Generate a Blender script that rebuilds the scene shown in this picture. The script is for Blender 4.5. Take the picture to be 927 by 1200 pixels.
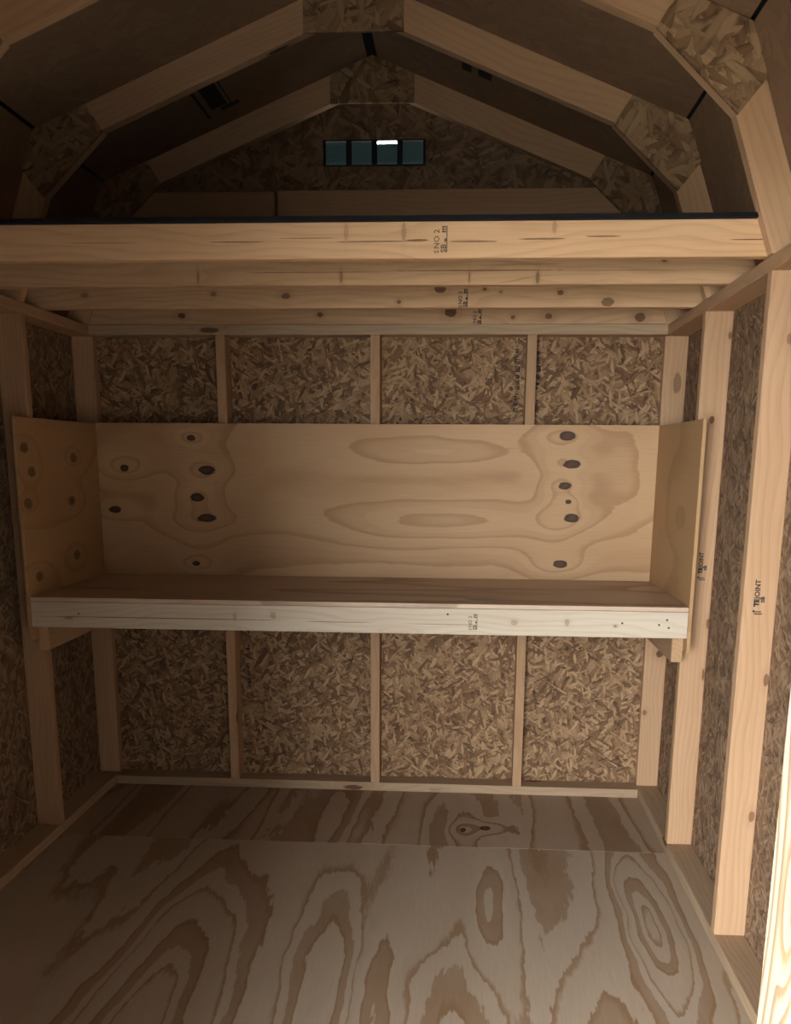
import bpy, bmesh, math, random
from mathutils import Vector, Matrix

# ------------------------------------------------------------------ clear
for o in list(bpy.data.objects):
    bpy.data.objects.remove(o, do_unlink=True)
scene = bpy.context.scene
COL = scene.collection
R = random.Random(7)
# World axes: X to the right, Y towards the back wall (Y = 0 is the face of the
# back wall's studs), Z up (Z = 0 is the top of the plywood floor). Metres.

# ------------------------------------------------------------------ camera
F_PX, IW, IH = 1107.232, 927.0, 1200.0
yaw, pitch, roll = -0.063, -0.226, 0.007
fw = Vector((math.sin(yaw) * math.cos(pitch), math.cos(yaw) * math.cos(pitch), math.sin(pitch)))
rt = Vector((math.cos(yaw), -math.sin(yaw), 0))
up = rt.cross(fw)
rt, up = rt * math.cos(roll) + up * math.sin(roll), -rt * math.sin(roll) + up * math.cos(roll)
cam_d = bpy.data.cameras.new('camera')
cam_d.sensor_fit = 'VERTICAL'
cam_d.sensor_height = 36.0
cam_d.sensor_width = 36.0 * IW / IH
cam_d.lens = F_PX / IH * 36.0
cam_d.shift_x = -9.789 / IH
cam_d.shift_y = 192.477 / IH
cam_d.clip_start = 0.02
cam = bpy.data.objects.new('camera', cam_d)
COL.objects.link(cam)
cam.matrix_world = Matrix(((rt.x, up.x, -fw.x, 0.374), (rt.y, up.y, -fw.y, -3.851),
                           (rt.z, up.z, -fw.z, 1.397), (0, 0, 0, 1)))
scene.camera = cam

# ------------------------------------------------------------------ daylight
world = bpy.data.worlds.new('daylight')
scene.world = world
world.use_nodes = True
wn = world.node_tree
for n in list(wn.nodes):
    wn.nodes.remove(n)
w_out = wn.nodes.new('ShaderNodeOutputWorld')
w_bg = wn.nodes.new('ShaderNodeBackground')
w_bg.inputs['Color'].default_value = (0.93, 0.97, 1.0, 1)      # even overcast sky
w_bg.inputs["Strength"].default_value = 33.0
wn.links.new(w_bg.outputs[0], w_out.inputs['Surface'])

# a portal only guides the sampler to the doorway, it gives off no light itself
DX0, DX1, DZ1, YF = -0.15, 0.705, 1.86, -2.95    # door opening and front wall
pl = bpy.data.lights.new('doorway_portal', 'AREA')
pl.shape = 'RECTANGLE'
pl.size, pl.size_y = DX1 - DX0, DZ1
pl.cycles.is_portal = True
po = bpy.data.objects.new('doorway_portal', pl)
COL.objects.link(po)
po.location = ((DX0 + DX1) / 2, YF, DZ1 / 2)
po.rotation_euler = (math.radians(90), 0, 0)

vs = scene.view_settings
vs.view_transform = 'Standard'
try:
    vs.look = 'None'
except Exception:
    pass
vs.gamma = 1.0
vs.use_curve_mapping = False
vs.exposure = 0.0

# ------------------------------------------------------------------ shader helper
class S:
    """A shader socket with arithmetic."""
    def __init__(s, nt, sock): s.nt, s.k = nt, sock
    def _m(s, op, *a):
        n = s.nt.nodes.new('ShaderNodeMath'); n.operation = op
        for i, v in enumerate((s,) + a):
            if isinstance(v, S): s.nt.links.new(v.k, n.inputs[i])
            else: n.inputs[i].default_value = v
        return S(s.nt, n.outputs[0])
    def __add__(s, b): return s._m('ADD', b)
    def __sub__(s, b): return s._m('SUBTRACT', b)
    def __mul__(s, b): return s._m('MULTIPLY', b)
    __radd__ = __add__
    __rmul__ = __mul__
    def fract(s): return s._m('FRACT')
    def abs(s): return s._m('ABSOLUTE')
    def sin(s): return s._m('SINE')
    def exp(s): return s._m('EXPONENT')
    def gt(s, b): return s._m('GREATER_THAN', b)
    def max(s, b): return s._m('MAXIMUM', b)
    def min(s, b): return s._m('MINIMUM', b)
    def step(s, a, b):           # smooth 0..1 from a to b
        n = s.nt.nodes.new('ShaderNodeMapRange'); n.interpolation_type = 'SMOOTHSTEP'
        s.nt.links.new(s.k, n.inputs[0])
        if a > b:
            n.inputs[1].default_value, n.inputs[2].default_value = b, a
            n.inputs[3].default_value, n.inputs[4].default_value = 1, 0
        else:
            n.inputs[1].default_value, n.inputs[2].default_value = a, b
            n.inputs[3].default_value, n.inputs[4].default_value = 0, 1
        return S(s.nt, n.outputs[0])

class Mat:
    def __init__(s, name, rough=0.75, spec=0.3):
        s.m = bpy.data.materials.new(name); s.m.use_nodes = True
        s.nt = s.m.node_tree
        s.b = s.nt.nodes['Principled BSDF']
        s.b.inputs['Roughness'].default_value = rough
        s.b.inputs['Specular IOR Level'].default_value = spec
        s.tc = s.nt.nodes.new('ShaderNodeTexCoord')
        s.oi = s.nt.nodes.new('ShaderNodeObjectInfo')
        s.rand = S(s.nt, s.oi.outputs['Random'])
        s.obj = S(s.nt, s.tc.outputs['Object'])
    def vm(s, op, a, b=None, out=0):
        n = s.nt.nodes.new('ShaderNodeVectorMath'); n.operation = op
        for i, v in enumerate((a, b)):
            if v is None: continue
            if isinstance(v, S): s.nt.links.new(v.k, n.inputs[i])
            else: n.inputs[i].default_value = v
        return S(s.nt, n.outputs[out])
    def dot(s, a, b): return s.vm('DOT_PRODUCT', a, b, 1)
    def xyz(s, v):
        n = s.nt.nodes.new('ShaderNodeSeparateXYZ'); s.nt.links.new(v.k, n.inputs[0])
        return [S(s.nt, n.outputs[i]) for i in range(3)]
    def comb(s, x, y, z):
        n = s.nt.nodes.new('ShaderNodeCombineXYZ')
        for i, v in enumerate((x, y, z)):
            if isinstance(v, S): s.nt.links.new(v.k, n.inputs[i])
            else: n.inputs[i].default_value = v
        return S(s.nt, n.outputs[0])
    def offset(s, v, k=(31.0, 17.0, 23.0)):
        return s.vm('ADD', v, s.vm('MULTIPLY', s.comb(s.rand, s.rand, s.rand), k))
    def noise(s, v, sc=(1, 1, 1), detail=2.0, rough=0.5, dist=0.0):
        n = s.nt.nodes.new('ShaderNodeTexNoise'); n.inputs['Scale'].default_value = 1
        n.inputs['Detail'].default_value = detail; n.inputs['Roughness'].default_value = rough
        n.inputs['Distortion'].default_value = dist
        s.nt.links.new(s.vm('MULTIPLY', v, sc).k, n.inputs['Vector'])
        return S(s.nt, n.outputs['Fac'])
    def voro(s, v, sc=(1, 1, 1), feature='F1', dim='3D', rnd=1.0):
        n = s.nt.nodes.new('ShaderNodeTexVoronoi'); n.feature = feature; n.voronoi_dimensions = dim
        n.inputs['Scale'].default_value = 1; n.inputs['Randomness'].default_value = rnd
        s.nt.links.new(s.vm('MULTIPLY', v, sc).k, n.inputs['Vector'])
        d = S(s.nt, n.outputs['Distance'])
        if feature == 'DISTANCE_TO_EDGE': return d
        return d, S(s.nt, n.outputs['Color'])
    def mix(s, f, a, b):
        n = s.nt.nodes.new('ShaderNodeMix'); n.data_type = 'RGBA'
        for i, v in ((0, f), (6, a), (7, b)):
            if isinstance(v, S): s.nt.links.new(v.k, n.inputs[i])
            elif i == 0: n.inputs[0].default_value = v
            else: n.inputs[i].default_value = (v[0], v[1], v[2], 1)
        return S(s.nt, n.outputs[2])
    def mul(s, c, f):            # colour times scalar
        return s.vm('MULTIPLY', c, s.comb(f, f, f))
    def out(s, c, h=None, dist=0.002, strength=0.5):
        if isinstance(c, S): s.nt.links.new(c.k, s.b.inputs['Base Color'])
        else: s.b.inputs['Base Color'].default_value = (c[0], c[1], c[2], 1)
        if h is not None:
            n = s.nt.nodes.new('ShaderNodeBump'); n.inputs['Distance'].default_value = dist
            n.inputs['Strength'].default_value = strength
            s.nt.links.new(h.k, n.inputs['Height']); s.nt.links.new(n.outputs[0], s.b.inputs['Normal'])
        return s.m

def pine(name, light=(.66, .45, .25), dark=(.47, .28, .13), knots=1.0, cracks=0.0, ring=55.0, grain=.30, spots=()):
    """Sawn softwood; grain runs along the board's own X axis."""
    M = Mat(name)
    P = M.offset(M.obj)
    x, y, z = M.xyz(P)
    kd, kc = M.voro(P, (2.6, 9.5, 9.5))
    kr = M.xyz(kc)[0]
    kn = M.noise(P, (60, 140, 140), 2)
    has = kr.gt(1 - .55 * knots)
    knot = (kd + kn * .06).step(.155, .115) * has
    halo = kd.step(.42, .05) * has
    n1 = M.noise(P, (1.3, 5, 5), 2)
    rings = y * ring + z * (ring * .6) + n1 * 9 + halo * 2.4
    t = rings.fract()
    band = t.step(.35, .95) * t.step(1.0, .95)
    fine = M.noise(P, (7, 260, 260), 3)
    tone = M.noise(P, (.9, 12, 12), 3)
    f = (band * grain + (tone - .5) * .9 + (fine - .5) * .55 + .18).max(0.0).min(1.0)
    c = M.mix(f, light, dark)
    c = M.mix(halo * .35, c, (.40, .21, .09))
    c = M.mix(knot * .88, c, (.085, .038, .016))
    if cracks:
        ln = ((M.noise(P, (.7, 16, 16), 1) - .5).abs()).step(.007, .002)
        gate = M.noise(P, (2.2, 3, 3), 1).step(.50, .58)
        c = M.mix(ln * gate * cracks, c, (.12, .06, .028))
    if spots:                          # knots and drying checks that this very board has
        rg = M.noise(M.obj, (45, 160, 160), 2)
        for sx, sy, rx, ry, a in spots:
            q = M.vm('MULTIPLY', M.vm('SUBTRACT', M.obj, (sx, sy, 0)), (1 / rx, 1 / ry, 0))
            d2 = M.dot(q, q)
            if ry > .003:
                c = M.mix(d2.step(9.0, .5) * (.30 * a), c, (.33, .17, .075))
            c = M.mix((d2 + (rg - .5) * 1.2).step(1.25, .7) * a, c, (.11, .046, .018))
    c = M.mul(c, M.rand * .16 + .90)
    return M.out(c, fine * .5 + band * .5 + knot * -.4, .0008, .5)

def osb(name, shades, sc=1.0, contrast=1.0, dark_edge=.75, streak=(1, 1), rough=.8):
    """Oriented strand board: several sheets of stretched flakes laid over one another."""
    M = Mat(name, rough)
    P = M.offset(M.obj, (13.0, 9.0, 0.0))
    x, y, z = M.xyz(P)
    best = None; val = None; edge = None
    lays = [(12, 52, 13), (58, 60, 14), (-33, 46, 12), (-70, 64, 16)]
    wx = (M.noise(P, (16 * sc, 16 * sc, 1), 2) - .5) * .012
    x, y = x + wx, y - wx
    for i, (ang, a, b) in enumerate(lays):
        c_, s_ = math.cos(math.radians(ang)), math.sin(math.radians(ang))
        u = (x * c_ + y * s_) * (a * sc * streak[0]) + 7.3 * i
        v = (y * c_ - x * s_) * (b * sc * streak[1]) + 3.1 * i
        q = M.comb(u, v, 0.0)
        d, col = M.voro(q, dim='2D')
        e = d.step(.75, .30)
        r, g, bb = M.xyz(col)
        pr = r - d * .25
        if best is None:
            best, val, edge, gu, gv = pr, g, e, u, v
        else:
            w = pr._m('GREATER_THAN', best)
            iw = w * -1 + 1
            val = g * w + val * iw
            edge = e * w + edge * iw
            gu = u * w + gu * iw
            gv = v * w + gv * iw
            best = pr.max(best)
    val = val + (M.noise(M.comb(gu * 4.0, gv * .5, 0.0), (1, 1, 1), 1) - .5) * .7
    f = ((val - .5) * contrast + .5).max(0.0).min(1.0)
    n = M.nt.nodes.new('ShaderNodeValToRGB')
    cr = n.color_ramp
    for j, (p_, c_) in enumerate(shades):
        el = cr.elements[j] if j < 2 else cr.elements.new(p_)
        el.position = p_; el.color = (c_[0], c_[1], c_[2], 1)
    M.nt.links.new(f.k, n.inputs[0])
    c = S(M.nt, n.outputs[0])
    dn = M.noise(P, (14 * sc, 14 * sc, 1), 2).step(.42, .62)
    dk = (edge * -1 + 1) * (dn * .8 + .2) * dark_edge
    c = M.mix(dk, c, (.045, .024, .012))
    pit = M.noise(P, (45 * sc, 60 * sc, 1), 2).step(.66, .74) * .6 * dark_edge
    c = M.mix(pit, c, (.05, .027, .013))
    return M.out(c, best + edge * .4, .0012, .6)

def plywood(name, light, mid, dark, gx, gy, k, amp, bumps=(), knots=(), edge=(.0, .35), rag=.06,
            contrast=1.0, seed=0.0, tilt=(0, 0), stain=.25, use_rand=False, patch=0.0, warp=.10, rough=.62, kstr=.95):
    """Rotary-cut veneer; (x, y) are the sheet's own axes. bumps bend the contours, knots are dark ovals."""
    M = Mat(name, rough)
    P = M.vm('ADD', M.obj, (seed, seed * .7, 0.0))
    if use_rand: P = M.offset(P, (9.0, 5.0, 0.0))
    P0 = M.obj
    x, y, z = M.xyz(P0)
    long_x = gx < gy
    rg = M.noise(P, (14, 90, 1) if long_x else (90, 14, 1), 3)
    rg2 = M.noise(P, (5, 16, 1) if long_x else (16, 5, 1), 3)
    if long_x:
        wv = M.comb(M.noise(P, (1.6, 2.2, 1), 1) * (warp * 2), M.noise(P, (1.8, 6, 1), 2) * warp, 0.0)
        P0 = M.vm('SUBTRACT', M.vm('ADD', P0, wv), (warp, warp * .5, 0))
    else:
        wv = M.comb(M.noise(P, (6, 1.8, 1), 2) * warp, M.noise(P, (2.2, 1.6, 1), 1) * (warp * 2), 0.0)
        P0 = M.vm('SUBTRACT', M.vm('ADD', P0, wv), (warp * .5, warp, 0))
    fld = (M.noise(P, (gx, gy, 1), 1.5) - .5) * amp + x * tilt[0] + y * tilt[1]
    for (bx, by, wx, wy, A) in bumps:
        q = M.vm('MULTIPLY', M.vm('SUBTRACT', P0, (bx, by, 0)), (1 / wx, 1 / wy, 0))
        fld = fld + (M.dot(q, q) * -1.0).exp() * A
    kmask = None; kcore = None
    for (bx, by, rx, ry) in knots:
        q = M.vm('MULTIPLY', M.vm('SUBTRACT', M.obj, (bx, by, 0)), (1 / rx, 1 / ry, 0))
        d2 = M.dot(q, q)
        wq = M.vm('MULTIPLY', M.vm('SUBTRACT', M.obj, (bx, by, 0)), (1 / (rx * 4.2), 1 / (ry * 3.0), 0))
        fld = fld + (M.dot(wq, wq) * -1.0).exp() * (1.15 / k)
        m = (d2 + (rg2 - .5) * 1.6 + (rg - .5) * 1.0).step(1.2, .85)
        core = (d2 + (rg - .5) * 1.2).step(.38, .15)
        kmask = m if kmask is None else kmask.max(m)
        kcore = core if kcore is None else kcore.max(core)
    t = (fld * k + (rg - .5) * rag * k + (rg2 - .5) * rag * 1.4 * k).fract()
    band = t.step(.0, .03) * t.step(edge[1], edge[0] + .04)
    wide = t.step(.9, .1)
    t2 = (fld * (k * .5) + (rg - .5) * rag * k * .6 + (rg2 - .5) * rag * k + .2).fract()
    pt = t2.step(.70, .725) * t2.step(1.0, .985) * patch
    st = M.noise(P, (1.2, 4, 1) if long_x else (4, 1.2, 1), 2).step(.42, .68)
    fine = M.noise(P, (8, 240, 1) if long_x else (240, 8, 1), 2)
    c = M.mix(st * stain, light, mid)
    c = M.mix(wide * .30 * contrast, c, mid)
    c = M.mix((band * contrast * (rg2 * .5 + .65)).min(1.0), c, dark)
    if patch: c = M.mix(pt * (rg2 * .7 + .5), c, dark)
    c = M.mul(c, (fine - .5) * .22 + 1.0)
    if kmask is not None:
        c = M.mix(kmask * kstr, c, (.045, .019, .009))
        c = M.mix(kcore * .35, c, (.15, .065, .028))
    return M.out(c, band * -.5 + fine * .4, .0006, .4)

def plain(name, c, rough=.7, var=.0, sc=8.0, metallic=0.0):
    M = Mat(name, rough)
    M.b.inputs['Metallic'].default_value = metallic
    n = M.noise(M.obj, (sc, sc, sc), 3)
    return M.out(M.mul(M.mix(0.0, c, c), (n - .5) * var * 2 + 1.0), n, .001, .2)

MT = {}
MT['stud'] = pine('pine_stud', (.52, .325, .185), (.385, .215, .105), knots=.7)
MT['rail'] = pine('pine_shelf_rail', (.64, .54, .42), (.47, .365, .25), knots=.3, cracks=.0, ring=42,
    spots=[(-.66, -.006, .42, .0018, .75), (-.05, -.0085, .12, .0016, .6), (.30, -.010, .12, .0016, .5), (-.985, -.010, .016, .005, .6),
           (-.403, .004, .005, .014, .3), (-.271, .010, .010, .012, .35), (.545, .0, .012, .010, .3), (.72, .004, .008, .012, .35), (.88, -.006, .006, .004, .6)])
MT['plate'] = pine('pine_plate', (.46, .325, .205), (.32, .205, .115), knots=.7, cracks=.4)
MT['jamb'] = pine('pine_jamb', (.34, .295, .215), (.17, .12, .068), knots=1.2, ring=30, grain=.9)
MT['rafter'] = pine('pine_rafter', (.62, .39, .225), (.48, .285, .145), knots=.6)
WALL_SH = [(0.0, (.10, .052, .025)), (1.0, (.47, .30, .165)), (.35, (.22, .122, .060)), (.62, (.32, .192, .10))]
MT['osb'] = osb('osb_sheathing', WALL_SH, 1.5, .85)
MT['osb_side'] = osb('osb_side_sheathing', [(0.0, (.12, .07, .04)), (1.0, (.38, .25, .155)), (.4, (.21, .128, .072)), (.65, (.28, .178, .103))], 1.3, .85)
MT['gusset'] = osb('osb_gusset', [(0.0, (.17, .092, .045)), (1.0, (.45, .30, .17)), (.4, (.31, .19, .10)), (.65, (.37, .235, .125))], .9, .8, .65)
MT['roof'] = osb('osb_roof_deck', [(0.0, (.22, .13, .075)), (1.0, (.36, .225, .135)), (.4, (.27, .165, .097)), (.65, (.31, .192, .112))], .6, .35, .08)
MT['gable'] = osb('osb_gable', [(0.0, (.14, .082, .046)), (1.0, (.38, .25, .15)), (.4, (.24, .15, .085)), (.65, (.30, .19, .11))], 1.0, .8, .6)
MT['felt'] = plain('black_roofing_felt', (.008, .009, .012), .8, .2)
MT['black'] = plain('black_deck_edge', (.004, .005, .009), .8, .3)
MT['ink'] = plain('black_stamp_ink', (.035, .030, .028), .8, .1)
MT['ink_brown'] = plain('faded_stamp_ink', (.16, .115, .075), .8, .2)
MT['ply_edge'] = pine('plywood_cut_edge', (.62, .44, .27), (.40, .25, .13), knots=0, ring=400)
MT['teal'] = plain('teal_vent_louver', (.045, .095, .098), .45, .1)
MT['vent_dark'] = plain('dark_vent_frame', (.012, .013, .014), .5, .1)
MT['ground'] = plain('gravel_and_dirt', (.33, .305, .26), .95, .35, 30)
MT['siding'] = plain('light_blocker_grey', (.17, .16, .15), .7, .1)  # for the added daylight blockers outside; grey tuned for its bounce

# ------------------------------------------------------------------ mesh helpers
WM = {}
def link(o, parent, world_m):
    COL.objects.link(o)
    WM[o] = world_m
    if parent is not None:
        o.parent = parent
        o.matrix_basis = WM[parent].inverted() @ world_m
    else:
        o.matrix_basis = world_m
    return o

def empty(name, loc, label=None, cat=None, kind=None, group=None):
    o = bpy.data.objects.new(name, None)
    o.empty_display_size = .1
    link(o, None, Matrix.Translation(Vector(loc)))
    tag(o, label, cat, kind, group)
    return o

def tag(o, label=None, cat=None, kind=None, group=None):
    if label: o['label'] = label
    if cat: o['category'] = cat
    if kind: o['kind'] = kind
    if group: o['group'] = group
    return o

def frame(ax, ay, loc):
    a = Vector(ax).normalized(); b = Vector(ay); b = (b - a * a.dot(b)).normalized(); c = a.cross(b)
    return Matrix(((a.x, b.x, c.x, loc[0]), (a.y, b.y, c.y, loc[1]), (a.z, b.z, c.z, loc[2]), (0, 0, 0, 1)))

BOXES = {}
def box_mesh(sx, sy, sz, bev):
    key = (round(sx, 4), round(sy, 4), round(sz, 4), bev)
    if key in BOXES: return BOXES[key]
    bm = bmesh.new()
    bmesh.ops.create_cube(bm, size=1)
    bmesh.ops.scale(bm, vec=(sx, sy, sz), verts=bm.verts)
    if bev:
        bmesh.ops.bevel(bm, geom=list(bm.edges), offset=bev, segments=1, affect='EDGES')
    me = bpy.data.meshes.new('board'); bm.to_mesh(me); bm.free()
    BOXES[key] = me
    return me

def board(name, size, loc, ax, ay, mat, parent, bev=.002):
    """A board of size (length, width, thickness); length along ax, width along ay."""
    me = box_mesh(*size, bev)
    if me.materials and me.materials[0] != mat:
        me = me.copy(); me.materials.clear()
    if not me.materials: me.materials.append(mat)
    o = bpy.data.objects.new(name, me)
    return link(o, parent, frame(ax, ay, loc))

def prism(name, pts, th, y_front, mat, parent, ang=0.0, bev=0.0):
    """A plate cut to the outline pts (x, z), th thick, front face at y_front; own X axis turned by ang."""
    cx = sum(p[0] for p in pts) / len(pts); cz = sum(p[1] for p in pts) / len(pts)
    ca, sa = math.cos(ang), math.sin(ang)
    m = frame((ca, 0, sa), (-sa, 0, ca), (cx, y_front + th / 2, cz))
    loc = [((x - cx) * ca + (z - cz) * sa, -(x - cx) * sa + (z - cz) * ca) for x, z in pts]
    area = sum(loc[i][0] * loc[(i + 1) % len(loc)][1] - loc[(i + 1) % len(loc)][0] * loc[i][1] for i in range(len(loc)))
    if area < 0: loc.reverse()
    n = len(loc)
    vs_ = [(x, y, th / 2) for x, y in loc] + [(x, y, -th / 2) for x, y in loc]
    fs = [tuple(range(n)), tuple(reversed(range(n, 2 * n)))] + [((i + 1) % n, i, n + i, n + (i + 1) % n) for i in range(n)]
    me = bpy.data.meshes.new(name); me.from_pydata(vs_, [], fs)
    if bev:
        bm = bmesh.new(); bm.from_mesh(me)
        bmesh.ops.bevel(bm, geom=list(bm.edges), offset=bev, segments=1, affect='EDGES')
        bm.to_mesh(me); bm.free()
    me.materials.append(mat)
    o = bpy.data.objects.new(name, me)
    return link(o, parent, m)

def marks(name, rects, loc, ax, ay, mat, parent):
    """Flat print: small rectangles (x0, y0, x1, y1) in the plane ax, ay, 0.3 mm proud."""
    v, f = [], []
    for x0, y0, x1, y1 in rects:
        k = len(v); v += [(x0, y0, 0), (x1, y0, 0), (x1, y1, 0), (x0, y1, 0)]; f.append((k, k + 1, k + 2, k + 3))
    me = bpy.data.meshes.new(name); me.from_pydata(v, [], f); me.materials.append(mat)
    o = bpy.data.objects.new(name, me)
    return link(o, parent, frame(ax, ay, loc))

def text(name, s, size, loc, ax, ay, mat, parent, bold=0.0):
    cu = bpy.data.curves.new(name, 'FONT'); cu.body = s; cu.size = size; cu.offset = bold
    cu.align_x = 'CENTER'; cu.align_y = 'CENTER'; cu.resolution_u = 2
    t = bpy.data.objects.new(name + '_tmp', cu); COL.objects.link(t)
    dg = bpy.context.evaluated_depsgraph_get()
    me = bpy.data.meshes.new_from_object(t.evaluated_get(dg))
    bpy.data.objects.remove(t, do_unlink=True)
    me.materials.clear(); me.materials.append(mat)
    o = bpy.data.objects.new(name, me)
    return link(o, parent, frame(ax, ay, loc))

X, Y, Z = Vector((1, 0, 0)), Vector((0, 1, 0)), Vector((0, 0, 1))
T, D = .038, .089                 # two-by-four
W = 1.13                          # inner face of the side walls' studs
WO = W + D                        # their sheathing
H = 1.866                         # underside of the top plates
ZP = H + T                        # top of the top plates

# ------------------------------------------------------------------ floor
floor = empty('floor', (0, -1.45, -.018), 'pale plywood floor of the shed with wide brown grain figures', 'floor', 'structure')
SEAM = -.577
MT['floor_front'] = plywood('plywood_floor', (.45, .355, .262), (.385, .275, .178), (.265, .152, .076), 2.9, .40, 5.6, .9,
    bumps=[(-.42, -.75, .24, .95, .80), (.17, -.55, .060, .62, .30), (.48, .14, .070, .34, .32), (.98, .05, .085, .50, .60),
           (.36, -.60, .09, .5, -.2), (.72, -.6, .10, .45, .26), (0.0, -.3, .07, .55, -.22)],
    edge=(.02, .20), rag=.045, contrast=.85, seed=3.3, stain=.25, patch=.75)
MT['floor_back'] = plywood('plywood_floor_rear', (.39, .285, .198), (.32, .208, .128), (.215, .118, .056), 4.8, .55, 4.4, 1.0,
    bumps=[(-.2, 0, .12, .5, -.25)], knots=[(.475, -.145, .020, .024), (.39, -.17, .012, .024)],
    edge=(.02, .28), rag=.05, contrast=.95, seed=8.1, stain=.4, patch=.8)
def floor_sheet(y0, y1, mat):
    board('floor_panel', (2 * WO, y1 - y0 - .002, .018), (0, (y0 + y1) / 2, -.009), X, Y, mat, floor, .0008)
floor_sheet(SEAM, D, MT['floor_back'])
floor_sheet(SEAM - 1.22, SEAM, MT['floor_front'])
floor_sheet(YF - .01, SEAM - 1.22, MT['floor_front'])

# ------------------------------------------------------------------ back wall
wb = empty('wall_back', (0, .05, 0), 'back wall of bare studs and strand board sheathing', 'wall', 'structure')
board('bottom_plate', (2 * W - .002, D, T), (0, D / 2, T / 2), X, Y, MT['plate'], wb)
board('top_plate', (2 * W - .002, D, T), (0, D / 2, H + T / 2), X, Y, MT['plate'], wb)
STUDX = (-.620 + T / 2, -.009 + T / 2, .598 + T / 2)
for sx in STUDX:
    board('stud', (H - T, D, T), (sx, D / 2, (H + T) / 2), Z, Y, MT['stud'], wb)
for s in (-1, 1):
    board('sheathing_panel', (WO - .001, ZP, .011), (s * WO / 2, D + .0055, ZP / 2), X, Z, MT['osb'], wb, .0008)
    # own Z axis of this panel points to -Y, towards the room

# the mill's print running up the sheathing beside the studs
def edge_print(x, z0, z1, w, seed, parent, y=D - .0005):
    r = random.Random(seed); rects = []; z = 0
    L = z1 - z0
    while z < L:
        h = r.uniform(.012, .03)
        if r.random() < .78:
            k = r.choice((2, 3, 4))
            for i in range(k):
                a = z + h * i / k
                x0 = r.uniform(0, .35) * w; x1 = w * r.uniform(.6, 1)
                rects.append((x0, a, x1, a + h / k * r.uniform(.4, .8)))
            if r.random() < .7:
                q = r.choice((0, .75)) * w
                rects.append((q, z, q + .25 * w, z + h * .9))
        z += h + r.uniform(.004, .010)
    marks('printed_mark', rects, (x, y, z0), X, Z, MT['ink'], parent)
edge_print(STUDX[2] - .062, 1.56, 1.84, .022, 1, wb)
edge_print(STUDX[2] + .022, 1.55, 1.85, .020, 2, wb)
edge_print(STUDX[0] + .045, .42, .80, .016, 3, wb)
edge_print(STUDX[0] + .032, 1.56, 1.70, .014, 4, wb)
edge_print(STUDX[2] - .055, .70, .81, .022, 5, wb)

# ------------------------------------------------------------------ side walls
STUDY = (.070, -.562, -1.238, -1.90, -2.50, -2.85)
STUD_KNOTS = {(1, 0): [(-.335, .016, .016, .014, .9), (-.589, -.030, .012, .009, .6), (.74, .012, .040, .016, .55)],
              (1, 1): [(.577, .0, .012, .009, .9), (-.10, .040, .018, .006, .7), (-.28, .038, .020, .005, .7), (.84, .038, .012, .006, .7)],
              (1, 2): [(-.142, .036, .018, .008, .7), (-.542, .032, .016, .009, .65), (.75, .020, .016, .014, .5)]}
def side_wall(s, name, label):
    w = empty(name, (s * (W + D / 2), -1.45, 0), label, 'wall', 'structure')
    L = D - YF
    yc = (D + YF) / 2
    board('bottom_plate', (L, D, T), (s * (W + D / 2), yc, T / 2), Y, X, MT['plate'], w)
    board('top_plate', (L, D, T), (s * (W + D / 2), yc, H + T / 2), Y, X, MT['stud'], w)
    st = []
    for y in STUDY:
        sp = STUD_KNOTS.get((s, STUDY.index(y)))
        m_ = MT['stud'] if not sp else pine('pine_stud_knotty', (.52, .325, .185), (.385, .215, .105), knots=.2, spots=sp)
        st.append(board('stud', (H - T, D, T), (s * (W + D / 2), y, (H + T) / 2), Z, X, m_, w))
    for y0, y1 in ((STUDY[2], D), (YF, STUDY[2])):
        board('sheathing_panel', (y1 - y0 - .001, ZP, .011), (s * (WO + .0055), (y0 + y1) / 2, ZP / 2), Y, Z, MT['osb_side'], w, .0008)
    return w, st
wl, stl = side_wall(-1, 'wall_left', 'dim left side wall of studs and strand board')
wr, str_ = side_wall(1, 'wall_right', 'right side wall of pale studs and dark strand board sheathing')

def stud_stamp(st, x, z, y):
    """JOINT and a smaller second line, read upwards, on the stud's front face."""
    nx = Vector((0, 0, 1)); ny = Vector((-1, 0, 0))
    text('grade_stamp', 'JOINT', .019, (x - .004, y, z + .016), nx, ny, MT['ink'], st, .0006)
    text('grade_stamp', 'TE', .017, (x - .004, y, z - .021), nx, ny, MT['ink'], st, .0014)
    text('grade_stamp', 'SIB', .013, (x + .012, y, z - .012), nx, ny, MT['ink'], st, .0006)
    marks('grade_stamp', [(-.013, -.003, .010, 0), (-.009, -.009, .013, -.006), (-.013, -.003, -.008, .003)], (x, y, z - .044), X, Z, MT['ink'], st)
stud_stamp(str_[2], W + .040, 1.045, STUDY[2] - T / 2 - .0006)
stud_stamp(str_[1], W + .050, 1.055, STUDY[1] - T / 2 - .0006)

# ------------------------------------------------------------------ roof: gambrel outline
KX, KZ, SL = 1.03, 2.42, .40
AZ = KZ + SL * KX
EX, EZ = WO, ZP                     # eave
dxl, dzl = KX - EX, KZ - EZ
ll = math.hypot(dxl, dzl)
offx = D * ll / dzl                 # level width of the steep rafter
offz = D * math.hypot(1, SL)        # plumb height of the shallow rafter
def low_in(z): return EX - offx + dxl * (z - EZ) / dzl
# inner corner of the two rafters
ix, iz = KX, KZ
for _ in range(60):
    iz = KZ + SL * (KX - ix) - offz
    ix = low_in(iz)
INX, INZ = ix, iz

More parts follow.
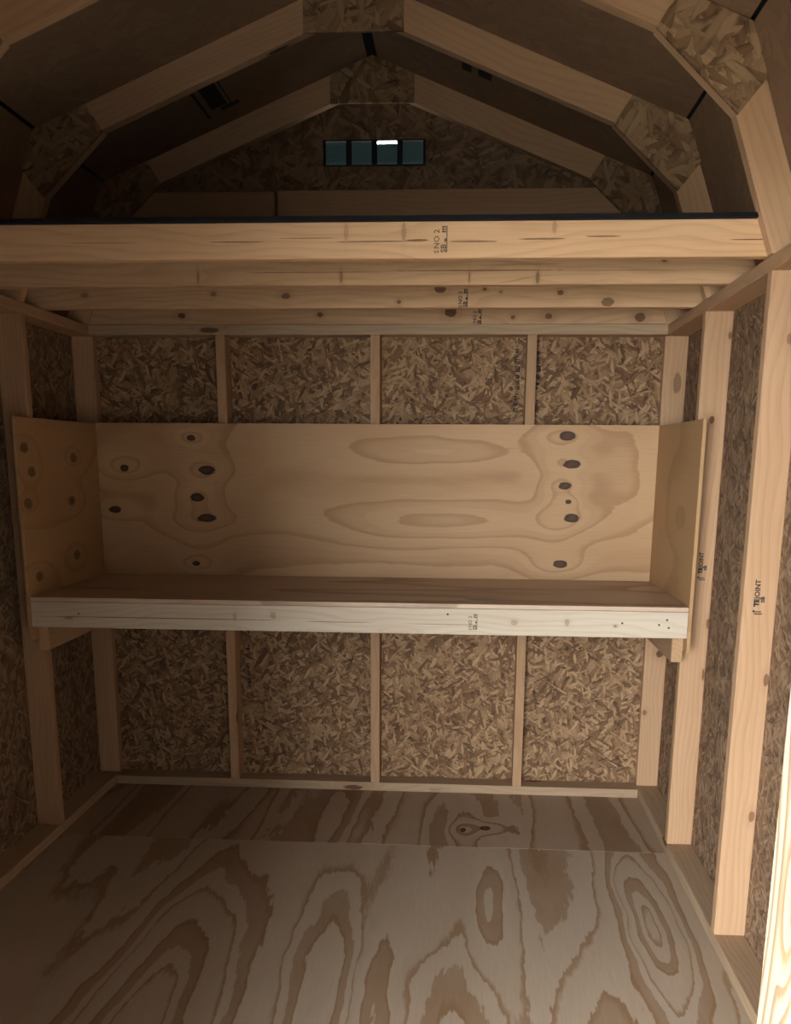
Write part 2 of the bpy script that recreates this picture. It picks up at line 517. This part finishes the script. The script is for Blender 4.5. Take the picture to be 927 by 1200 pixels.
def truss(y, label, block=True, parent=None):
    """A gambrel truss with its front face at y."""
    t = parent or empty('roof_truss', (0, y + T / 2, ZP), label, 'truss', None, 'gambrel trusses of the roof')
    for s in (-1, 1):
        a = math.atan2(dzl, dxl)
        prism('lower_rafter', [(s * EX, EZ), (s * KX, KZ), (s * INX, INZ), (s * (EX - offx), EZ)], T, y, MT['rafter'], t,
              math.atan2(dzl, s * dxl))
        prism('upper_rafter', [(s * KX, KZ), (0.0005 * s, AZ), (0.0005 * s, AZ - offz), (s * INX, INZ)], T, y, MT['rafter'], t,
              math.atan2(-s * SL, 1))
        g = [(s * .857, KZ + SL * (KX - .857) - .004), (s * .804, 2.407), (s * 1.013, 2.216), (s * 1.080, 2.300), (s * (KX - .001), KZ - .004)]
        prism('knee_gusset', g, .011, y - .0112, MT['gusset'], t)
        if block:
            prism('knee_block', [(s * .806, 2.409), (s * INX, INZ - .001), (s * 1.011, 2.2185)], T, y, MT['rafter'], t, math.radians(-42 * s))
    rz = .155
    prism('ridge_gusset', [(-rz, 2.672), (rz, 2.672), (rz, AZ - SL * rz - .003), (0, AZ - .003), (-rz, AZ - SL * rz - .003)],
          .011, y - .0112, MT['gusset'], t)
    return t
truss(-1.262, 'gambrel roof truss nearest the doorway, above the loft front')
truss(-.594, 'gambrel roof truss halfway over the loft')
gt = truss(0.0, 'rear gambrel truss standing against the vented gable')

# bottom boards of the gable
board('gable_board', (.68, D, T), (-.37 - .345, T / 2 + .006, 2.337), X, Z, MT['rafter'], gt)
board('gable_board', (1.30, D, T), (-.362 + .65, T / 2, 2.337), X, Z, MT['rafter'], gt)

roof = empty('ceiling', (0, -1.45, ZP), 'dark strand board roof deck of the gambrel roof', 'roof', 'structure')
truss(-2.90, None, True, roof)
truss(-2.10, None, True, roof)
def roof_sheet(x0, z0, x1, z1, y0, y1, gap0, gap1):
    """A sheet of the deck lying on the rafters between two points of the outline."""
    d = Vector((x1 - x0, 0, z1 - z0)); L = d.length; d.normalize()
    nrm = Vector((-d.z, 0, d.x))
    if nrm.z < 0: nrm = -nrm
    a = Vector((x0, 0, z0)) + d * gap0; b = Vector((x1, 0, z1)) - d * gap1
    c = (a + b) / 2 + nrm * .0056; c.y = (y0 + y1) / 2
    return board('roof_panel', ((b - a).length, y1 - y0 - .003, .011), c, d, Y, MT['roof'], roof, .0008)
for s in (-1, 1):
    for y0, y1 in ((-.575, .2), (YF - .1, -.575)):
        roof_sheet(s * EX * 1.02, EZ - .055, s * KX, KZ, y0, y1, 0, .006)
        roof_sheet(s * KX, KZ, 0, AZ, y0, y1, .006, .019)
# roofing felt over the deck closes the gaps between the sheets
def outline(k):                     # the roof outline moved outwards by k
    az = AZ + k * math.hypot(1, SL)
    nx, nz = dzl / ll, -dxl / ll
    # steep line: nx * x + nz * z = c ; shallow line: z = az - SL * x
    c = nx * EX + nz * EZ + k
    kx = (c - nz * az) / (nx - nz * SL)
    ez = EZ - .07
    return [((c - nz * ez) / nx, ez), (kx, az - SL * kx), (0, az)]
o1, o2 = outline(.0116), outline(.020)
ring = o1 + [(-x, z) for x, z in reversed(o1[:2])]
fp = ring + [(-x, z) for x, z in o2] + [(x, z) for x, z in reversed(o2[:2])]
prism('roofing_felt', fp, 3.3, YF - .1, MT['felt'], roof)
board('ridge_strip', (3.29, .032, .007), (0, (YF + .2 - .1) / 2 + .001, AZ + .0042), Y, X, MT['felt'], roof, 0)
# the mill's dark print blocks on the deck
def roof_print(s, xs, rects, y):
    z = KZ + SL * (KX - xs) - .0006
    d = Vector((1, 0, -s * SL)).normalized()
    marks('printed_mark', rects, (s * xs, y, z), d, Vector((0, 1, 0)), MT['ink'], roof)
roof_print(1, .33, [(0, 0, .035, .22), (.06, .16, .11, .22), (.085, .02, .105, .12), (.115, .02, .13, .12), (.14, .02, .155, .12), (.085, .115, .155, .125)], -.45)
roof_print(1, .32, [(0, 0, .03, .16), (.04, .02, .05, .14), (.08, 0, .10, .10), (.11, 0, .12, .10), (.13, 0, .14, .11)], -.98)
roof_print(-1, .56, [(0, 0, .06, .24), (.07, .04, .075, .26), (.03, .25, .10, .28), (-.03, .06, -.02, .30), (.01, -.08, .10, -.02)], -.40)

# ------------------------------------------------------------------ gable above the back wall
VX0, VX1, VZ0, VZ1 = -.196, .194, 2.487, 2.578
gy = D + .0005
zt = lambda x: KZ + SL * (KX - abs(x))
def gable_panel(pts): return prism('gable_panel', pts, .011, gy, MT['gable'], wb)
XR = KX - (VZ0 - KZ) / SL
gable_panel([(-WO, ZP), (WO, ZP), (KX, KZ), (XR, VZ0), (-XR, VZ0), (-KX, KZ)])
for s in (-1, 1):
    xv = VX0 if s < 0 else VX1
    gable_panel([(s * XR, VZ0), (xv, zt(xv)), (xv, VZ0)])
gable_panel([(VX0, VZ1), (VX1, VZ1), (VX1, zt(VX1)), (0, AZ), (VX0, zt(VX0))])

v = empty('gable_vent', (0, D, VZ0), 'small teal louvered vent with four bays high in the rear gable', 'vent')
vy = D + .004
cx, cz = (VX0 + VX1) / 2, (VZ0 + VZ1) / 2
board('vent_frame', (VX1 - VX0, .020, .004), (cx, vy, VZ0 + .002), X, Y, MT['vent_dark'], v, 0)
board('vent_frame', (VX1 - VX0, .020, .004), (cx, vy, VZ1 - .002), X, Y, MT['vent_dark'], v, 0)
bw = (VX1 - VX0) / 4
for i in range(5):
    wd = .021 if 0 < i < 4 else .010
    xx = VX0 + i * bw + (.004 if i == 0 else -.004 if i == 4 else 0)
    board('vent_bar', (VZ1 - VZ0, wd, .016), (xx, vy, cz), Z, X, MT['vent_dark'], v, 0)
ns = 9
for i in range(4):
    x0 = VX0 + i * bw + .001; x1 = x0 + bw - .002
    for j in range(ns):
        if i == 2 and j == ns - 1:
            continue                          # the bent top louver leaves a slit of sky
        z = VZ0 + .008 + j * (VZ1 - VZ0 - .016) / (ns - 1)
        board('louver', (x1 - x0, .0165, .0012), ((x0 + x1) / 2, vy + .012, z), X, (0, .45, -.9), MT['teal'], v, 0)

# ------------------------------------------------------------------ loft
lf = empty('loft', (0, -.6, ZP), 'storage loft of pine joists with a dark edged deck', 'loft')
JY = (-1.222, -.838, -.400, .006)
js = []
JS = [  # checks and knots, joist by joist from the doorway
    [(-.237, -.002, .07, .0016, .8), (.38, -.0045, .06, .0022, .7), (.555, .0005, .06, .0022, .75), (.71, .0055, .045, .0022, .7),
     (1.085, -.0045, .055, .0014, .9), (.126, -.003, .10, .0016, .8), (.235, -.001, .03, .003, .8), (-.05, .006, .08, .0015, .6),
     (.05, .02, .006, .022, .25), (.20, .02, .006, .024, .35), (.586, .028, .006, .016, .3), (-.6, -.002, .10, .0012, .5)],
    [(.40, -.0045, .26, .0016, .8), (-.10, -.0075, .20, .0013, .7), (-.449, -.02, .004, .020, .5), (-.013, -.0215, .005, .018, .5),
     (.371, -.0235, .003, .018, .5), (.573, -.0245, .006, .018, .6), (.83, -.006, .14, .0012, .5), (.94, .02, .008, .005, .7)],
    [(-.517, .0025, .011, .008, .6), (-.976, .0005, .013, .009, .5), (-.263, -.0045, .016, .010, .75), (.272, .0155, .020, .012, .85),
     (.424, .0155, .007, .005, .8), (.479, .0065, .006, .004, .6), (.681, .0035, .011, .008, .75), (.841, -.0275, .022, .014, .7),
     (.13, -.025, .008, .007, .7), (-.75, -.02, .06, .0015, .4)],
    [(-.751, -.0105, .016, .010, .85), (-.205, -.0085, .012, .009, .8), (.301, -.0005, .022, .018, .9), (.54, -.0195, .009, .007, .7),
     (.676, -.0165, .014, .011, .75), (1.021, -.0205, .020, .016, .8)]]
for i, y in enumerate(JY):
    m_ = pine('pine_joist_%d' % (i + 1), (.70, .445, .25), (.48, .275, .13), knots=.3, cracks=.3, ring=38, spots=JS[i])
    js.append(board('joist', (2 * WO - .01, D, T), (0, y + T / 2, ZP + D / 2 + .0005), X, Z, m_, lf))
board('loft_deck', (2 * 1.10, D - JY[0] - .03, .011), (0, (JY[0] + .028) / 2, ZP + D + .0065), X, Y, MT['black'], lf, .001)
def grade(j, x, z, y, h, mat, dark=False):
    """Grade stamp turned on its side, read upwards."""
    nx = Vector((0, 0, 1)); ny = Vector((-1, 0, 0))
    text('grade_stamp', 'NO 2', h * .30, (x - h * .17, y, z), nx, ny, mat, j, .0003)
    text('grade_stamp', 'S', h * .26, (x - h * .17, y, z - h * .46), nx, ny, mat, j, .0003)
    text('grade_stamp', 'SB', h * .30, (x + h * .10, y, z - h * .34), nx, ny, mat, j, .0006)
    rr = [(h * .20, -h * .48, h * .24, h * .48), (h * .12, -.1 * h, h * .21, h * .03), (h * .02, h * .24, h * .19, h * .30),
          (h * .02, h * .34, h * .19, h * .38), (h * .02, h * .42, h * .19, h * .47), (h * .05, h * .24, h * .09, h * .47)]
    marks('grade_stamp', rr, (x, y, z), X, Z, mat, j)
ZJ = ZP + D / 2
grade(js[0], .297, ZJ + .002, JY[0] - .0006, .066, MT['ink_brown'])
grade(js[2], .352, ZJ - .012, JY[2] - .0006, .060, MT['ink'])
grade(js[3], .405, ZJ - .018, JY[3] - .0006, .060, MT['ink'])

# ------------------------------------------------------------------ shelf
sh = empty('workbench_shelf', (0, -.35, .73), 'deep pine plywood shelf with back and side panels along the rear wall', 'shelf')
SY = -.710
kn = [(-.729, 1.474, .017, .011), (-1.008, 1.355, .019, .014), (-.671, 1.348, .032, .017), (-.714, 1.239, .027, .017),
      (-.679, 1.157, .040, .017), (-1.057, 1.188, .024, .013), (-.729, .972, .015, .009), (.765, 1.489, .030, .017),
      (.787, 1.382, .032, .016), (.764, 1.299, .025, .014), (.780, 1.236, .012, .009), (.796, 1.173, .032, .018),
      (.757, .989, .029, .016)]
ZB = (.925 + 1.531) / 2
kn = [(x, z - ZB, a, b) for x, z, a, b in kn]
MT['ply_back'] = plywood('plywood_back_panel', (.54, .34, .18), (.44, .25, .118), (.33, .172, .075), .55, 2.6, 5.0, .75,
    bumps=[(.30, .19, .42, .075, .26), (.30, -.07, .48, .10, .40), (.75, .0, .10, .35, .2), (-.70, .0, .12, .30, .2), (-1.0, .12, .15, .10, .2), (1.0, .12, .12, .16, .25), (.0, .30, 1.0, .1, -.1)],
    knots=kn, edge=(.02, .30), rag=.022, contrast=.55, seed=5.2, tilt=(0, .55), stain=.5, patch=.16)
MT['ply_side'] = plywood('plywood_side_panel', (.46, .28, .135), (.38, .215, .095), (.30, .16, .065), .9, 2.2, 4.0, .8,
    bumps=[(-.1, .05, .25, .1, .3)], edge=(.02, .35), rag=.02, contrast=.4, seed=2.2, stain=.35)
ksl = [(-.659, 1.424), (-.616, 1.345), (-.661, 1.24), (-.253, 1.391), (-.296, 1.233), (-.284, 1.029), (-.62, .985)]
PZ0, PZ1 = .772, 1.527
PC = (PZ0 + PZ1) / 2
MT['ply_left'] = plywood('plywood_left_panel', (.46, .28, .135), (.38, .215, .095), (.30, .16, .065), .9, 2.2, 4.0, .8,
    knots=[(y + .355, z - PC, .030, .018) for y, z in ksl], edge=(.02, .35), rag=.02, contrast=.4, seed=4.4, stain=.35, kstr=.6)
MT['ply_shelf'] = plywood('plywood_shelf', (.58, .43, .31), (.47, .33, .22), (.30, .19, .11), .6, 3.2, 4.0, .9,
    edge=(.02, .3), rag=.03, contrast=.8, seed=6.7, stain=.45, rough=.45)
board('back_panel', (2 * W - .026, 1.531 - .925, .012), (0, -.0065, ZB), X, Z, MT['ply_back'], sh, .0008)
o = board('side_panel', (.71, PZ1 - PZ0, .012), (W - .0065, -.355, PC), Y, Z, MT['ply_side'], sh, .0008)
o = board('side_panel', (.71, PZ1 - PZ0, .012), (-W + .0065, -.355, PC), Y, Z, MT['ply_left'], sh, .0008)
board('shelf_board', (2 * W - .028, .70, .014), (0, -.3585, .918), X, Y, MT['ply_shelf'], sh, .0008)
fr = board('front_rail', (2 * W - .026, D, T), (0, SY + T / 2, .8655), X, Z, MT['rail'], sh)
board('rear_rail', (2 * W - .026, D, T), (0, -.033, .8655), X, Z, MT['plate'], sh)
for s in (-1, 1):
    board('side_rail', (.60, D, T), (s * (W - .013 - T / 2), -.362, .8655), Y, Z, MT['plate'], sh)
    board('cleat', (.655, D, T), (s * (W - .013 - T / 2), -.340, .8205 - D / 2), Y, Z, MT['stud'], sh)
for xr in (-.6, 0, .6):
    board('cross_rail', (.60, D, T), (xr, -.362, .8655), Y, Z, MT['plate'], sh)
grade(fr, .408, .866, SY - .0006, .056, MT['ink_brown'])
for nx_, nz_ in ((1.023, -.002), (1.048, .015), (1.055, -.011), (.902, .002), (.322, .022), (-.948, .002)):
    marks('nail_head', [(-.003, -.003, .003, .003)], (nx_, SY - .0006, .868 + nz_), X, Z, MT['ink'], fr)

# ------------------------------------------------------------------ front wall, doorway and outside
wf = empty('wall_front', (0, YF, 0), 'front wall of the shed around the doorway', 'wall', 'structure')
for x0, x1 in ((-WO, -.745), (.745, WO)):
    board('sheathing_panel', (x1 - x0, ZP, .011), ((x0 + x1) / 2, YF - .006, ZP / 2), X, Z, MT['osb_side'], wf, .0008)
    board('bottom_plate', (abs(x1 - x0) - D, D, T), ((x0 + x1) / 2 + (D / 2 if x0 < 0 else -D / 2), YF + D / 2, T / 2), X, Y, MT['plate'], wf)
board('header', (2 * W - .004, .14, .076), (0, YF + D / 2 + .001, DZ1 + .07), X, Z, MT['stud'], wf)
prism('gable_panel', [(-WO, DZ1), (WO, DZ1), (KX, KZ), (0, AZ), (-KX, KZ)], .011, YF - .012 + .0005, MT['osb_side'], wf)
tj = empty('trim_1', (.725, YF, 0), 'bright pine door jamb at the right edge of the doorway', 'door jamb', 'structure')
board('jamb_board', (DZ1, D, T), (DX1 + T / 2, YF + .005, DZ1 / 2), Z, Y, MT['jamb'], tj)
tj2 = empty('trim_2', (-.725, YF, 0), 'pine door jamb on the left of the doorway', 'door jamb', 'structure')
board('jamb_board', (DZ1, D, T), (-DX1 - T / 2, YF + .005, DZ1 / 2), Z, Y, MT['jamb'], tj2)
def leaf(name, label, hx, s, angle, wdt):
    """An unseen leaf of boards, added to shade the inside; hinged at hx, swung outwards by angle."""
    d = empty(name, (hx, YF - .07, 0), label, 'door', 'structure')
    c, sn = math.cos(angle), math.sin(angle)
    dr = Vector((-s * c, -sn, 0)); nr = Vector((sn * s, -c, 0))
    n = 5
    for i in range(n):
        p = Vector((hx, YF - .07, DZ1 / 2)) + dr * (wdt * (i + .5) / n)
        board('shade_door_board', (DZ1 - .02, wdt / n - .004, .016), p, Z, dr, MT['siding'], d)
    for zz in (.25, DZ1 - .25):
        p = Vector((hx, YF - .07, zz)) + dr * (wdt / 2) + nr * -.03
        board('shade_door_batten', (wdt - .04, D, .03), p, dr, Z, MT['siding'], d)
    return d
leaf('shade_door_1', 'unseen closed left door leaf, added to narrow the incoming daylight', -.71, -1, 0.0, .56)  # added shut to limit how much daylight gets in
leaf('shade_door_2', 'unseen right door leaf, added half across to shade the left side', .745, 1, math.radians(79), 1.0)  # added; its width and angle block light coming from the right

gr = box_mesh(30, 30, .1, 0)
gro = bpy.data.objects.new('ground', gr); gr.materials.append(MT['ground'])
link(gro, None, Matrix.Translation((0, 0, -.25)))
tag(gro, 'gravel ground outside around the shed', 'ground', 'structure')

# unseen shed shape, added to keep direct daylight off the left wall
NX, NY = .42, -4.45                   # its near corner
nb = empty('shade_shed', (NX + 1.2, NY - 1.8, -.2), 'unseen grey shed shape added outside on the right to block daylight', 'shed', 'structure')
def nbox(name, sx, sy, sz, x, y, z, m): return board(name, (sx, sy, sz), (x, y, z), X, Y, m, nb)
for i in range(12):
    nbox('shade_shed_board', .03, .29, 2.5, NX + .015, NY - .16 - .3 * i, 1.05, MT['siding'])
    nbox('shade_shed_board', .29, .03, 2.5, NX + .19 + .3 * i, NY + .001, 1.05, MT['siding'])
nbox('shade_shed_body', 3.56, 3.6, 2.45, NX + 1.82, NY - 1.83, 1.03, MT['siding'])
prism('shade_shed_roof', [(NX - .15, 2.30), (NX + 1.8, 3.3), (NX + 3.8, 2.30)], 3.9, NY - 3.8, MT['felt'], nb)

# unseen porch roof, added to cut the high skylight on jamb and floor
pr_ = empty('shade_porch_roof', (-.5, -3.9, -.2), 'unseen porch roof on posts, added to cut skylight at the doorway', 'porch', 'structure')
for i in range(8):
    board('shade_roof_board', (3.4, .235, .02), (-.55, YF - .16 - .24 * i, 2.27 - .02 * i), X, (0, 1, .083), MT['siding'], pr_)
for px_ in (-2.2, 1.1):
    board('shade_porch_post', (2.28, D, D), (px_, YF - 1.88, .93), Z, X, MT['siding'], pr_)
    board('shade_porch_beam', (1.90, D, T), (px_, YF - .98, 2.12), (0, 1, .083), Z, MT['siding'], pr_)
